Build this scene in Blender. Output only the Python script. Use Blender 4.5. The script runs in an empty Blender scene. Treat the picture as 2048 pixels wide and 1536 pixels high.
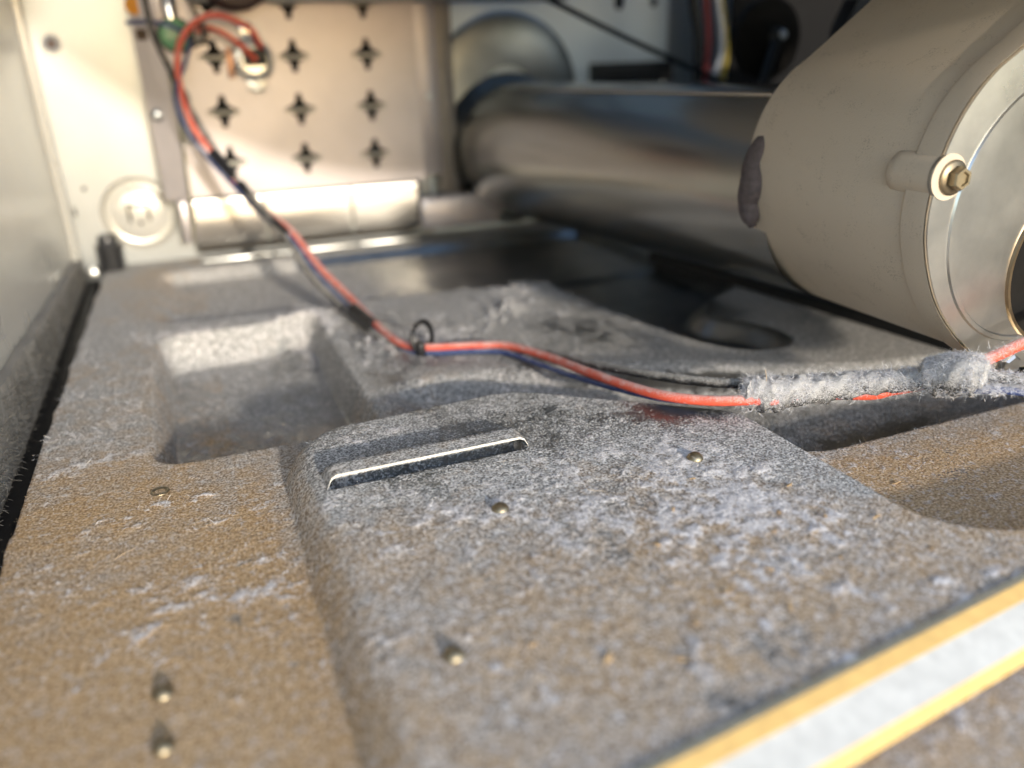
import bpy, bmesh, math, random
import numpy as np
from mathutils import Matrix, Vector
random.seed(7)
RNG = np.random.default_rng(11)
S = 0.001                                    # everything below is written in millimetres
SC = bpy.context.scene
COL = SC.collection

# ------------------------------------------------------------------ camera, light, exposure
cam_d = bpy.data.cameras.new('camera'); cam = bpy.data.objects.new('camera', cam_d); COL.objects.link(cam)
yaw, pitch, roll = math.radians(21.45), math.radians(22.3), math.radians(-1.78)
F = Vector((math.sin(yaw)*math.cos(pitch), math.cos(yaw)*math.cos(pitch), -math.sin(pitch)))
Rr = Vector((math.cos(yaw), -math.sin(yaw), 0)); U = Rr.cross(F)
R2 = math.cos(roll)*Rr + math.sin(roll)*U; U2 = -math.sin(roll)*Rr + math.cos(roll)*U
cam.matrix_world = Matrix(((R2.x, U2.x, -F.x, 0), (R2.y, U2.y, -F.y, 0), (R2.z, U2.z, -F.z, 0.120), (0, 0, 0, 1)))
cam_d.sensor_width = 36; cam_d.lens = 1590/2048*36
cam_d.clip_start = 0.002; cam_d.clip_end = 50
cam_d.dof.use_dof = True; cam_d.dof.focus_distance = 0.243; cam_d.dof.aperture_fstop = 5.4
SC.camera = cam

SUN_EL, SUN_AZ = math.radians(13.0), math.radians(8.0)     # low sun, in front of the open cabinet and a little to the right
sd = bpy.data.lights.new('sun', 'SUN'); sd.energy = 1.2; sd.angle = math.radians(2.2); sd.color = (1.0, 0.89, 0.74)
sun = bpy.data.objects.new('sun', sd); COL.objects.link(sun)
sdir = Vector((math.sin(SUN_AZ)*math.cos(SUN_EL), -math.cos(SUN_AZ)*math.cos(SUN_EL), math.sin(SUN_EL)))
sun.rotation_euler = sdir.to_track_quat('Z', 'Y').to_euler()
W = bpy.data.worlds.new('World'); SC.world = W; W.use_nodes = True
nt = W.node_tree; bg = nt.nodes['Background']
sky = nt.nodes.new('ShaderNodeTexSky'); sky.sky_type = 'NISHITA'; sky.sun_disc = False
sky.sun_elevation = SUN_EL; sky.sun_rotation = math.atan2(sdir.x, sdir.y)
sky.air_density = 1.0; sky.dust_density = 0.7; sky.ozone_density = 2.7
nt.links.new(sky.outputs[0], bg.inputs[0]); bg.inputs[1].default_value = 0.15
SC.view_settings.view_transform = 'Standard'; SC.view_settings.look = 'None'; SC.view_settings.gamma = 1
SC.view_settings.exposure = 1.55
SC.cycles.max_bounces = 8; SC.cycles.diffuse_bounces = 5; SC.cycles.glossy_bounces = 5
SC.cycles.use_denoising = True
SC.cycles.caustics_reflective = True

# ------------------------------------------------------------------ numpy noise
def _hash(ix, iy, seed):
    h = (ix.astype(np.int64)*374761393 + iy.astype(np.int64)*668265263 + seed*1442695041) & 0xffffffff
    h = ((h ^ (h >> 13))*1274126177) & 0xffffffff
    return ((h ^ (h >> 16)) & 0xffff)/65535.0
def vnoise(x, y, scale, seed=0):
    x = x/scale; y = y/scale
    ix = np.floor(x); iy = np.floor(y); fx = x-ix; fy = y-iy
    fx = fx*fx*(3-2*fx); fy = fy*fy*(3-2*fy)
    a = _hash(ix, iy, seed); b = _hash(ix+1, iy, seed); c = _hash(ix, iy+1, seed); d = _hash(ix+1, iy+1, seed)
    return (a*(1-fx)+b*fx)*(1-fy) + (c*(1-fx)+d*fx)*fy
def fbm(x, y, scale, seed=0, oct=4):
    s = 0; a = .5; t = 0
    for o in range(oct):
        s = s + a*vnoise(x, y, scale/2**o, seed+o*17); t += a; a *= .55
    return s/t
def sstep(a, b, x):
    t = np.clip((x-a)/(b-a), 0, 1); return t*t*(3-2*t)
def sdf(poly, x, y):                          # signed distance, negative inside
    d = np.full(x.shape, 1e9); ins = np.zeros(x.shape, bool)
    n = len(poly)
    for i in range(n):
        ax, ay = poly[i]; bx, by = poly[(i+1) % n]
        ex, ey = bx-ax, by-ay; wx, wy = x-ax, y-ay
        t = np.clip((wx*ex+wy*ey)/(ex*ex+ey*ey), 0, 1)
        d = np.minimum(d, np.hypot(wx-t*ex, wy-t*ey))
        if ay != by:
            ins ^= ((ay > y) != (by > y)) & (x < (bx-ax)*(y-ay)/(by-ay)+ax)
    return np.where(ins, -d, d)
def round_poly(pts, r, n=6):                  # rounds every corner of a polygon
    out = []; N = len(pts)
    for i in range(N):
        p0, p1, p2 = (np.array(pts[(i+k-1) % N], float) for k in range(3))
        rr = r[i] if isinstance(r, (list, tuple)) else r
        a = p0-p1; b = p2-p1; la, lb = np.linalg.norm(a), np.linalg.norm(b)
        k = min(rr, la*.48, lb*.48)
        A = p1+a/la*k; B = p1+b/lb*k
        for t in np.linspace(0, 1, n):
            out.append(tuple((1-t)**2*A+2*t*(1-t)*p1+t*t*B))
    return out

# ------------------------------------------------------------------ materials
def _n(t, kind, **kw):
    n = t.nodes.new(kind)
    for k, v in kw.items(): setattr(n, k, v)
    return n
def ramp(t, fac, stops):
    r = _n(t, 'ShaderNodeValToRGB'); t.links.new(fac, r.inputs[0])
    e = r.color_ramp.elements
    e[0].position, e[0].color = stops[0][0], (*stops[0][1], 1); e[1].position, e[1].color = stops[-1][0], (*stops[-1][1], 1)
    for p, c in stops[1:-1]:
        k = e.new(p); k.color = (*c, 1)
    return r.outputs[0]
def mixc(t, fac, a, b):
    m = _n(t, 'ShaderNodeMix', data_type='RGBA')
    for s, v in ((m.inputs[0], fac), (m.inputs[6], a), (m.inputs[7], b)):
        if isinstance(v, tuple): s.default_value = (*v, 1)
        elif isinstance(v, (int, float)): s.default_value = v
        else: t.links.new(v, s)
    return m.outputs[2]
def mth(t, op, a, b=0.0, clamp=False):
    m = _n(t, 'ShaderNodeMath', operation=op, use_clamp=clamp)
    for s, v in ((m.inputs[0], a), (m.inputs[1], b)):
        if isinstance(v, (int, float)): s.default_value = v
        else: t.links.new(v, s)
    return m.outputs[0]
def noise(t, scale, detail=4, rough=.6, stretch=None):
    tc = _n(t, 'ShaderNodeTexCoord'); n = _n(t, 'ShaderNodeTexNoise')
    n.inputs['Scale'].default_value = scale; n.inputs['Detail'].default_value = detail; n.inputs['Roughness'].default_value = rough
    if stretch:
        mp = _n(t, 'ShaderNodeMapping'); mp.inputs['Scale'].default_value = stretch
        t.links.new(tc.outputs['Object'], mp.inputs[0]); t.links.new(mp.outputs[0], n.inputs[0])
    else: t.links.new(tc.outputs['Object'], n.inputs[0])
    return n.outputs[0]
def bump(t, h, strength, dist):
    b = _n(t, 'ShaderNodeBump'); b.inputs['Strength'].default_value = strength; b.inputs['Distance'].default_value = dist
    t.links.new(h, b.inputs['Height']); return b.outputs[0]
def base_mat(name):
    m = bpy.data.materials.new(name); m.use_nodes = True
    return m, m.node_tree, m.node_tree.nodes['Principled BSDF']
def simple(name, col, rough=.5, metal=0.0, var=.12, scale=300, bmp=0.0, bdist=.0003, stretch=None, rvar=.1):
    m, t, p = base_mat(name)
    f = noise(t, scale, 5, .6, stretch)
    lo = tuple(max(0, c*(1-var)) for c in col); hi = tuple(min(1, c*(1+var)) for c in col)
    t.links.new(ramp(t, f, [(.3, lo), (.7, hi)]), p.inputs['Base Color'])
    p.inputs['Metallic'].default_value = metal
    f2 = noise(t, scale*.4, 4, .6, stretch)
    t.links.new(mth(t, 'MULTIPLY_ADD', f2, 2*rvar), p.inputs['Roughness'])
    t.nodes[-1].inputs[2].default_value = rough-rvar
    if bmp: t.links.new(bump(t, noise(t, scale*3, 3), bmp, bdist), p.inputs['Normal'])
    return m
def dusty(name, col, rough, metal, dust=(.42, .41, .43), amount=.45, scale=900, up=True):
    """a material with fine settled lint: speckles, denser on faces that look up"""
    m, t, p = base_mat(name)
    f = noise(t, scale, 3, .7); g = noise(t, scale*.08, 4, .6)
    k = mth(t, 'ADD', mth(t, 'MULTIPLY', f, .7), mth(t, 'MULTIPLY', g, .5))
    if up:
        geo = _n(t, 'ShaderNodeNewGeometry'); sx = _n(t, 'ShaderNodeSeparateXYZ'); t.links.new(geo.outputs['Normal'], sx.inputs[0])
        k = mth(t, 'ADD', k, mth(t, 'MULTIPLY', sx.outputs[2], .22))
    r = ramp(t, k, [(1.0-amount-.12, (0, 0, 0)), (1.0-amount+.12, (1, 1, 1))])
    t.links.new(mixc(t, r, col, dust), p.inputs['Base Color'])
    t.links.new(mth(t, 'MULTIPLY', mth(t, 'SUBTRACT', 1.0, r), metal), p.inputs['Metallic'])
    t.links.new(mth(t, 'ADD', mth(t, 'MULTIPLY', r, .95-rough), rough), p.inputs['Roughness'])
    t.links.new(bump(t, f, .35, .0003), p.inputs['Normal'])
    return m

def floor_material():
    m, t, p = base_mat('dusty_galvanised_floor')
    def att(n):
        a = _n(t, 'ShaderNodeAttribute', attribute_name=n); return a.outputs['Fac']
    lint, clump, tan = att('lint'), att('clump'), att('tan')
    g1 = noise(t, 1350, 2, .6); g2 = noise(t, 620, 3, .65); g3 = noise(t, 160, 4, .6); g4 = noise(t, 38, 4, .6)
    grain = mth(t, 'ADD', mth(t, 'MULTIPLY', g1, .72), mth(t, 'MULTIPLY', g2, .28))
    # coverage of the metal by dust
    cov = mth(t, 'ADD', mth(t, 'SUBTRACT', mth(t, 'MULTIPLY', lint, 1.5), .75), grain)
    cov = mth(t, 'ADD', cov, mth(t, 'MULTIPLY', mth(t, 'SUBTRACT', g3, .5), .6))
    cov = ramp(t, cov, [(.38, (0, 0, 0)), (.62, (1, 1, 1))])
    metal = mixc(t, ramp(t, g4, [(.35, (0, 0, 0)), (.65, (1, 1, 1))]), (.24, .25, .25), (.38, .38, .37))
    grey = ramp(t, grain, [(.38, (.15, .142, .135)), (.5, (.40, .39, .375)), (.61, (.82, .81, .80))])
    brown = ramp(t, grain, [(.38, (.27, .163, .075)), (.5, (.54, .358, .185)), (.62, (.80, .61, .40))])
    tf = ramp(t, mth(t, 'ADD', mth(t, 'MULTIPLY', tan, .9), mth(t, 'MULTIPLY', mth(t, 'SUBTRACT', g3, .5), .9)), [(.14, (0, 0, 0)), (.88, (1, 1, 1))])
    dust = mixc(t, tf, grey, brown)
    fk = ramp(t, mth(t, 'ADD', mth(t, 'MULTIPLY', noise(t, 430, 3, .65), .8), mth(t, 'MULTIPLY', g1, .2)), [(.535, (0, 0, 0)), (.64, (1, 1, 1))])
    dust = mixc(t, mth(t, 'MULTIPLY', fk, mth(t, 'SUBTRACT', 1.0, mth(t, 'MULTIPLY', tf, .55))), dust, (.80, .765, .745))
    fl = ramp(t, grain, [(.38, (.50, .475, .465)), (.60, (.93, .885, .865))])
    cf = ramp(t, mth(t, 'ADD', clump, mth(t, 'MULTIPLY', mth(t, 'SUBTRACT', grain, .5), 1.3)), [(.30, (0, 0, 0)), (.85, (1, 1, 1))])
    dust = mixc(t, cf, dust, fl)
    t.links.new(mixc(t, cov, metal, dust), p.inputs['Base Color'])
    t.links.new(mth(t, 'MULTIPLY', mth(t, 'SUBTRACT', 1.0, cov), .95), p.inputs['Metallic'])
    t.links.new(mth(t, 'ADD', mth(t, 'MULTIPLY', cov, .58), .36), p.inputs['Roughness'])
    h = mth(t, 'MULTIPLY', mth(t, 'ADD', grain, mth(t, 'MULTIPLY', g3, .8)), mth(t, 'ADD', mth(t, 'MULTIPLY', cov, .95), .05))
    t.links.new(bump(t, h, .5, .0007), p.inputs['Normal'])
    return m

M = dict(
    floor=floor_material(),
    galv=simple('galvanised_steel', (.58, .59, .58), .34, 1.0, .12, 60, .05, .0002),
    galv_dark=simple('dull_galvanised_steel', (.25, .26, .255), .36, 1.0, .2, 30, .06, .0002),
    duct=simple('duct_steel', (.46, .46, .44), .24, 1.0, .10, 25, 0, .0002, (1, .1, 1), .04),
    plate=simple('satin_heater_plate', (.43, .405, .42), .42, .6, .12, 18, .03, .0002),
    wall=simple('satin_cabinet_paint', (.62, .615, .58), .28, .25, .04, 15, .02, .0002),
    wallblue=simple('zinc_back_panel', (.40, .42, .425), .33, .4, .06, 20, .02, .0002),
    bright=simple('bright_formed_steel', (.58, .55, .51), .34, 1.0, .08, 30, 0, .0002, None, .05),
    plastic=dusty('beige_blower_plastic', (.62, .525, .405), .42, 0.0, (.24, .195, .145), .20, 1600, False),
    cover=simple('zinc_cover_plate', (.66, .65, .62), .30, 1.0, .10, 90, .06, .0002),
    brass=simple('passivated_screw', (.36, .30, .20), .45, 1.0, .12, 300),
    black=simple('black_plastic', (.018, .018, .02), .4, 0, .2, 400),
    hole=simple('dark_interior', (.012, .011, .010), .8, 0, .2, 200),
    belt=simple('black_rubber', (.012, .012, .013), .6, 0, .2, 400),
    red=dusty('red_silicone_wire', (.72, .105, .055), .42, 0, (.78, .50, .46), .24, 2600),
    blue=dusty('blue_wire', (.03, .055, .17), .4, 0, (.35, .37, .45), .18, 2600),
    wblack=dusty('black_wire', (.014, .014, .015), .42, 0, (.33, .32, .30), .30, 2600),
    white=simple('white_wire', (.7, .72, .78), .4), yellow=simple('yellow_wire', (.55, .42, .06), .4), dred=simple('dark_red_wire', (.3, .03, .03), .4),
    tape=dusty('linty_cloth_tape', (.035, .034, .034), .9, 0, (.5, .49, .48), .42, 2400, True),
    fuzz=simple('pale_lint', (.78, .77, .79), .95, 0, .2, 900),
    fuzzbrown=simple('brown_lint', (.60, .47, .33), .95, 0, .25, 500),
    flake=simple('tan_flake', (.62, .42, .22), .8),
    gasket=simple('grey_brown_sealant', (.10, .08, .08), .75, 0, .3, 500, .5, .0008),
    green=simple('green_glazed_disc', (.13, .36, .20), .25, 0, .1, 200),
    orange=simple('orange_paint_dot', (.75, .30, .01), .5), maroon=simple('dark_maroon_enamel', (.03, .009, .008), .5),
    copper=simple('copper_tab', (.45, .25, .16), .4, .7), glass=simple('milky_ceramic', (.6, .58, .52), .25),
    chrome=simple('bright_tin', (.75, .75, .74), .15, 1.0), zinc=simple('zinc_bolt', (.45, .48, .5), .35, 1.0),
    ground=simple('sunlit_paving', (.42, .33, .23), .9, 0, .2, 12, .2, .004),
    drum=simple('drum_enamel', (.62, .60, .57), .45, .1, .05, 10),
    void_panel=simple('dark_grey_panel', (.016, .016, .017), .8),
    rail=simple('black_painted_rail', (.018, .019, .02), .45, .2, .25, 300),
)

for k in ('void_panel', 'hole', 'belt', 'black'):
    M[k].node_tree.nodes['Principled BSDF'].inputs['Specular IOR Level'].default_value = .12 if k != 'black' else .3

# ------------------------------------------------------------------ mesh helpers (coordinates in mm)
def tag(o, label=None, cat=None, group=None, kind=None):
    for k, v in (('label', label), ('category', cat), ('group', group), ('kind', kind)):
        if v: o[k] = v
    return o
def empty(name, loc, label, cat, group=None):
    o = bpy.data.objects.new(name, None); COL.objects.link(o); o.location = Vector(loc)*S; o.empty_display_size = .01
    return tag(o, label, cat, group)
def mk(name, verts, faces, mat, parent=None, smooth=False):
    me = bpy.data.meshes.new(name)
    off = Vector((0, 0, 0))
    if parent is not None:
        q = parent
        while q is not None: off += q.location; q = q.parent
    me.from_pydata([(v[0]*S-off.x, v[1]*S-off.y, v[2]*S-off.z) for v in verts], [], faces)
    me.update()
    if smooth:
        me.polygons.foreach_set('use_smooth', [True]*len(me.polygons))
        if smooth != 'all':
            bm = bmesh.new(); bm.from_mesh(me)
            for e in bm.edges:
                if len(e.link_faces) == 2 and e.calc_face_angle(0) > math.radians(40): e.smooth = False
            bm.to_mesh(me); bm.free()
    me.materials.append(mat)
    o = bpy.data.objects.new(name, me); COL.objects.link(o)
    if parent is not None: o.parent = parent
    return o
class G:                                     # collects pieces of ONE part
    def __init__(s): s.v = []; s.f = []
    def add(s, v, f):
        n = len(s.v); s.v += [tuple(p) for p in v]; s.f += [tuple(i+n for i in q) for q in f]; return s
    def build(s, name, mat, parent=None, smooth=True): return mk(name, s.v, s.f, mat, parent, smooth)
def box(x0, x1, y0, y1, z0, z1, b=0.0):
    bm = bmesh.new(); bmesh.ops.create_cube(bm, size=1)
    for v in bm.verts: v.co = ((x0+x1)/2+v.co.x*(x1-x0), (y0+y1)/2+v.co.y*(y1-y0), (z0+z1)/2+v.co.z*(z1-z0))
    if b: bmesh.ops.bevel(bm, geom=list(bm.edges), offset=b, segments=2, affect='EDGES', profile=.5)
    bm.verts.index_update()
    r = [tuple(v.co) for v in bm.verts], [tuple(v.index for v in f.verts) for f in bm.faces]
    bm.free(); return r
def catmull(P, n=8):
    P = [Vector(p) for p in P]; out = []
    for i in range(len(P)-1):
        p0 = P[i-1] if i else P[0]*2-P[1]; p1, p2 = P[i], P[i+1]; p3 = P[i+2] if i+2 < len(P) else P[-1]*2-P[-2]
        for k in range(n):
            t = k/n
            out.append(.5*((2*p1)+(p2-p0)*t+(2*p0-5*p1+4*p2-p3)*t*t+(3*p1-p0-3*p2+p3)*t**3))
    out.append(P[-1]); return out
def tube(P, r, seg=12, n=8, cap=True, sm=True, rough=None):
    pts = catmull(P, n) if sm else [Vector(p) for p in P]
    N = len(pts); rad = r if callable(r) else (lambda u: r)
    T = [(pts[min(i+1, N-1)]-pts[max(i-1, 0)]).normalized() for i in range(N)]
    a = Vector((0, 0, 1)) if abs(T[0].z) < .9 else Vector((1, 0, 0))
    nrm = (a-T[0]*a.dot(T[0])).normalized(); v = []; f = []
    for i in range(N):
        nrm = (nrm-T[i]*nrm.dot(T[i])).normalized(); bn = T[i].cross(nrm)
        for k in range(seg):
            th = 2*math.pi*k/seg; rr = rad(i/(N-1))*(rough(i, k) if rough else 1)
            v.append(pts[i]+(nrm*math.cos(th)+bn*math.sin(th))*rr)
    for i in range(N-1):
        for k in range(seg):
            f.append((i*seg+k, i*seg+(k+1) % seg, (i+1)*seg+(k+1) % seg, (i+1)*seg+k))
    if cap: f.append(tuple(range(seg))[::-1]); f.append(tuple((N-1)*seg+k for k in range(seg)))
    return v, f
def lathe(c, axis, prof, seg=32, cap=True):
    """prof = [(radius, height along axis)], axis 'x','y','z' or a vector"""
    ax = Vector({'x': (1, 0, 0), 'y': (0, 1, 0), 'z': (0, 0, 1)}[axis] if isinstance(axis, str) else axis).normalized()
    a = Vector((0, 0, 1)) if abs(ax.z) < .9 else Vector((1, 0, 0))
    u = (a-ax*a.dot(ax)).normalized(); w = ax.cross(u); c = Vector(c); v = []; f = []
    for r, h in prof:
        for k in range(seg):
            th = 2*math.pi*k/seg; v.append(c+ax*h+(u*math.cos(th)+w*math.sin(th))*r)
    for i in range(len(prof)-1):
        for k in range(seg):
            f.append((i*seg+k, i*seg+(k+1) % seg, (i+1)*seg+(k+1) % seg, (i+1)*seg+k))
    if cap and prof[0][0] > 0: f.append(tuple(range(seg))[::-1])
    if cap and prof[-1][0] > 0: f.append(tuple((len(prof)-1)*seg+k for k in range(seg)))
    return v, f
def sheet_xz(y, outer, holes=(), thick=.8):
    """a flat sheet facing the front (-Y) with holes cut through it"""
    bm = bmesh.new(); edges = []
    for loop in [outer, *holes]:
        vs = [bm.verts.new((x, y, z)) for x, z in loop]
        edges += [bm.edges.new((vs[i], vs[(i+1) % len(vs)])) for i in range(len(vs))]
    r = bmesh.ops.triangle_fill(bm, use_beauty=True, edges=edges)
    fs = [g for g in r['geom'] if isinstance(g, bmesh.types.BMFace)]
    ex = bmesh.ops.extrude_face_region(bm, geom=fs)
    for g in ex['geom']:
        if isinstance(g, bmesh.types.BMVert): g.co.y += thick
    bmesh.ops.recalc_face_normals(bm, faces=list(bm.faces))
    bm.verts.index_update()
    out = [tuple(v.co) for v in bm.verts], [tuple(v.index for v in f.verts) for f in bm.faces]
    bm.free(); return out
def prism_y(outline, y0, y1, r=0, seg=4):
    """solid with an XZ outline (list of (x,z)), from y0 to y1, edges rounded by shrinking the ends"""
    O = np.array(outline, float); c = O.mean(0); n = len(O)
    def ring(y, d):
        t = np.roll(O, -1, 0)-np.roll(O, 1, 0); nn = np.stack([t[:, 1], -t[:, 0]], 1); nn /= np.linalg.norm(nn, axis=1)[:, None]
        if ((O-c)*nn).sum() < 0: nn = -nn
        Q = O-nn*d; return [(q[0], y, q[1]) for q in Q]
    rings = []
    for k in range(seg+1 if r else 1):
        a = math.pi/2*k/seg if r else math.pi/2
        rings.append(ring(y0+r*(1-math.sin(a)), r*(1-math.sin(a)) if False else r*(1-math.sin(a))))
    rings = []
    if r:
        for k in range(seg+1):
            a = math.pi/2*k/seg; rings.append(ring(y0+r*(1-math.sin(a)), r*(1-math.cos(math.pi/2-a))))
        for k in range(seg+1):
            a = math.pi/2*k/seg; rings.append(ring(y1-r+r*math.sin(a), r*(1-math.cos(a))))
    else: rings = [ring(y0, 0), ring(y1, 0)]
    v = [p for q in rings for p in q]; f = []
    for i in range(len(rings)-1):
        for k in range(n): f.append((i*n+k, i*n+(k+1) % n, (i+1)*n+(k+1) % n, (i+1)*n+k))
    f.append(tuple(range(n))[::-1]); f.append(tuple((len(rings)-1)*n+k for k in range(n)))
    bm = bmesh.new(); me = bpy.data.meshes.new('tmp'); me.from_pydata(v, [], f); bm.from_mesh(me); bpy.data.meshes.remove(me)
    bmesh.ops.recalc_face_normals(bm, faces=list(bm.faces)); bm.verts.index_update()
    out = [tuple(q.co) for q in bm.verts], [tuple(q.index for q in g.verts) for g in bm.faces]
    bm.free(); return out

# ------------------------------------------------------------------ the setting: floor pan
DEP1 = round_poly([(-25, 257), (51, 257), (50, 401), (-25, 401)], 14)
CHAN = round_poly([(62, 248), (96, 250), (160, 190), (174, 177), (320, 178), (320, 214), (238, 226), (165, 268), (100, 289), (62, 289)], [8, 10, 12, 10, 2, 2, 20, 30, 20, 8])
RECR = round_poly([(180, 425), (190, 360), (201, 288), (214, 262), (240, 262), (240, 288), (222, 312), (240, 335), (272, 352), (272, 425)], [2, 30, 20, 14, 14, 14, 16, 20, 10, 2])
BACK = round_poly([(-24, 428), (60, 420), (100, 423), (160, 412), (180, 408), (272, 408), (272, 540), (-24, 540)], [10, 20, 20, 10, 4, 4, 8, 12])
PAD = round_poly([(19, 77.4), (20, 244), (97, 249), (160, 198), (161, 122), (178, 109.5), (300, 116.5), (300, 110.2)], [3, 22, 12, 9, 30, 26, 2, 2])
LOUV = (22.5, 84.5, 202.0, 213.5)
def floor_height(x, y, fine=True):
    h = np.zeros(x.shape)
    def put(h, poly, lev, w0, w1): return h+(lev-h)*(1-np.clip(sstep(-w0, w1, sdf(poly, x, y)), 0, 1))
    h = put(h, BACK, -7, 9, 3); h = put(h, RECR, -9, 8, 3); h = put(h, DEP1, -17, 5.5, 1.2); dc = sdf(CHAN, x, y); far = sstep(248, 262, y+.35*np.clip(x-100, 0, 200)); wc = 6+11*far
    h = h+(-9-h)*(1-sstep(0, 1, (dc+wc)/(wc+3+4*far)))
    d = sdf(PAD, x, y)
    slope = np.where(x < 40, 9.5, 4.2)
    uu = np.clip((d+2.5)/slope, 0, 1); h = h+(9-h)*np.where(x < 40, np.cos(uu*np.pi/2)**.85, 1-uu*uu*(3-2*uu))
    # the channel rim: the wall between the square well and the channel
    rim = np.exp(-((x-56)/4.0)**2)*sstep(250, 262, y)*(1-sstep(292, 330, y)); h = np.maximum(h, -2.0*rim-9*(1-rim)) if False else h
    # pocket below the louvre
    px = (x > LOUV[0]+1.2) & (x < LOUV[1]-1.2) & (y > LOUV[2]+.2) & (y < LOUV[3]-1.5)
    h = np.where(px, -3.0, h)
    # gutter by the left flange
    h = h-16*(1-sstep(-62.0, -59.6, x-.012*(y-400)+1.2*(vnoise(x*0, y, 9, 77)-.5)))
    return h
def slope_of(x, y, e=.8):
    return np.hypot(floor_height(x+e, y)-floor_height(x-e, y), floor_height(x, y+e)-floor_height(x, y-e))/(2*e)
def gauss(x, y, cx, cy, sx, sy, rot=0):
    c, s = math.cos(rot), math.sin(rot); u = (x-cx)*c+(y-cy)*s; v = -(x-cx)*s+(y-cy)*c
    return np.exp(-(u/sx)**2-(v/sy)**2)
def lint_fields(x, y):
    wx = x+(vnoise(x, y, 22, 5)-.5)*14; wy = y+(vnoise(x, y, 22, 9)-.5)*14
    pad = 1-sstep(-2, 3, sdf(PAD, x, y))
    dep = 1-sstep(-6, 2, sdf(DEP1, x, y)); chan = 1-sstep(-4, 4, sdf(CHAN, x, y))
    rec = 1-sstep(-2, 6, sdf(RECR, x, y)); bak = 1-sstep(-2, 6, sdf(BACK, x, y))
    lint = .80+.25*(fbm(wx, wy, 30, 3)-.5)*2
    mid = sstep(255, 290, y)*sstep(45, 60, x)
    lint = lint*(1-mid)+mid*(.55+.5*(fbm(wx, wy, 40, 21)-.5))
    lint = lint*(1-pad)+pad*(.70+.5*(fbm(wx, wy, 24, 31)-.5))
    lint = lint*(1-.36*dep); lint = lint*(1-chan)+chan*(.56+.22*(1-sstep(115, 165, x))-.22*gauss(x, y, 205, 187, 50, 9, .12)); lint = lint*(1-rec)+rec*.24; lint = lint*(1-bak)+bak*(.30+.34*(1-sstep(60, 150, x))); lint = lint-.20*gauss(x, y, 143, 206, 32, 12)-.12*pad*sstep(185, 215, y)
    sl = slope_of(x, y); lint = lint-.35*sstep(.25, .8, sl)*(1-.95*(x < 60))
    # bare scuffs wiped in the dust of the pad
    sc = np.zeros(x.shape)
    for cx, cy, sx, sy, ro in ((48, 152, 2.2, 12, -.05), (72, 158, 1.0, 11, .45), (60, 166, 8, .7, .05), (33, 186, 6, .6, .1), (82, 190, 5, .5, -.3), (58, 132, 1.2, 9, .5), (-2, 190, 4, .6, .5), (1, 150, 2, 3, .3), (-8, 168, 2, 2, 0)):
        sc = np.maximum(sc, gauss(wx, wy, cx, cy, sx, sy, ro))
    lint = lint-.22*sc
    lint = np.maximum(lint, .46*pad*(1-.4*gauss(x, y, 146, 205, 20, 8)))
    # fluff clumps
    n1 = fbm(wx, wy, 8, 41, 5); n2 = fbm(x, y, 2.6, 51, 4)
    zone = .24*gauss(x, y, 128, 158, 34, 40)+.15*gauss(x, y, 95, 130, 60, 60)+.20*gauss(x, y, 35, 232, 32, 9)+.14*gauss(x, y, 60, 180, 70, 25)
    zone += .10*(x < 8)*(y < 260)*fbm(x*.5+y*.3, y*1.6, 24, 61)+.10*gauss(x, y, 190, 160, 30, 18)
    zone += .44*gauss(x, y, 88, 338, 28, 20)+.46*gauss(x, y, 48, 400, 24, 12)+.44*gauss(x, y, 46, 380, 11, 18)+.30*gauss(x, y, -10, 405, 22, 9)+.22*gauss(x, y, 145, 365, 22, 24)+.34*gauss(x, y, 170, 400, 18, 12)
    zone += .10*gauss(x, y, -45, 330, 30, 90)+.2*gauss(x, y, -50, 268, 26, 5, .12)+.16*gauss(x, y, -30, 245, 24, 4, .1)+.17*gauss(x, y, -32, 187, 26, 5, .15)+.14*gauss(x, y, -25, 168, 18, 4, .1)
    su = x*.97+y*.22; sv = -x*.22+y*.97; ns = fbm(su/4.0, sv, 5.5, 141, 4); lf = (x < 10)*(y < 262)
    n1 = np.where(lf, ns, n1); zone = zone-.06*lf+.13*lf*(fbm(su/3, sv, 16, 151, 2)-.35)
    clump = sstep(.48, .82, n1*.46+n2*.54+zone*.72-.07)
    clump = clump*(1-chan)*(1-rec)*(1-.8*bak)*(1-.6*sstep(.3, .9, sl))
    tan = .33+.10*(1-sstep(150, 230, y))+(.75-.25*pad)*(fbm(wx, wy, 26, 71)-.5)*2*.6-.06*pad
    tan += .62*(1-sstep(2, 14, x))*(1-sstep(150, 350, y))+.24*(1-sstep(110, 200, y))+.35*gauss(x, y, 195, 135, 40, 26)+.4*dep*(1-sstep(280, 340, y))-.30*sstep(240, 290, y)*(x > 0)-.1*sstep(280, 360, y)  # brown lint tone, deepened at front and left to paint in warm light
    tan -= .6*sstep(195, 225, y)*sstep(110, 150, x)
    tan += .55*gauss(x, y, 205, 142, 44, 28)*(1-pad)-.5*pad*gauss(x, y, 158, 170, 20, 45)-.25*pad*sstep(150, 215, y)
    lint = lint-.12*gauss(x, y, 205, 142, 44, 28)*(1-pad); clump = clump*(1-.85*pad*sstep(138, 152, x)*sstep(120, 140, y))
    tan += .12*sstep(-2, 6, sdf(PAD, x, y))*(x > -1)*(x < 20)
    return np.clip(lint, 0, 1), clump, np.clip(tan, 0, 1)
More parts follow.
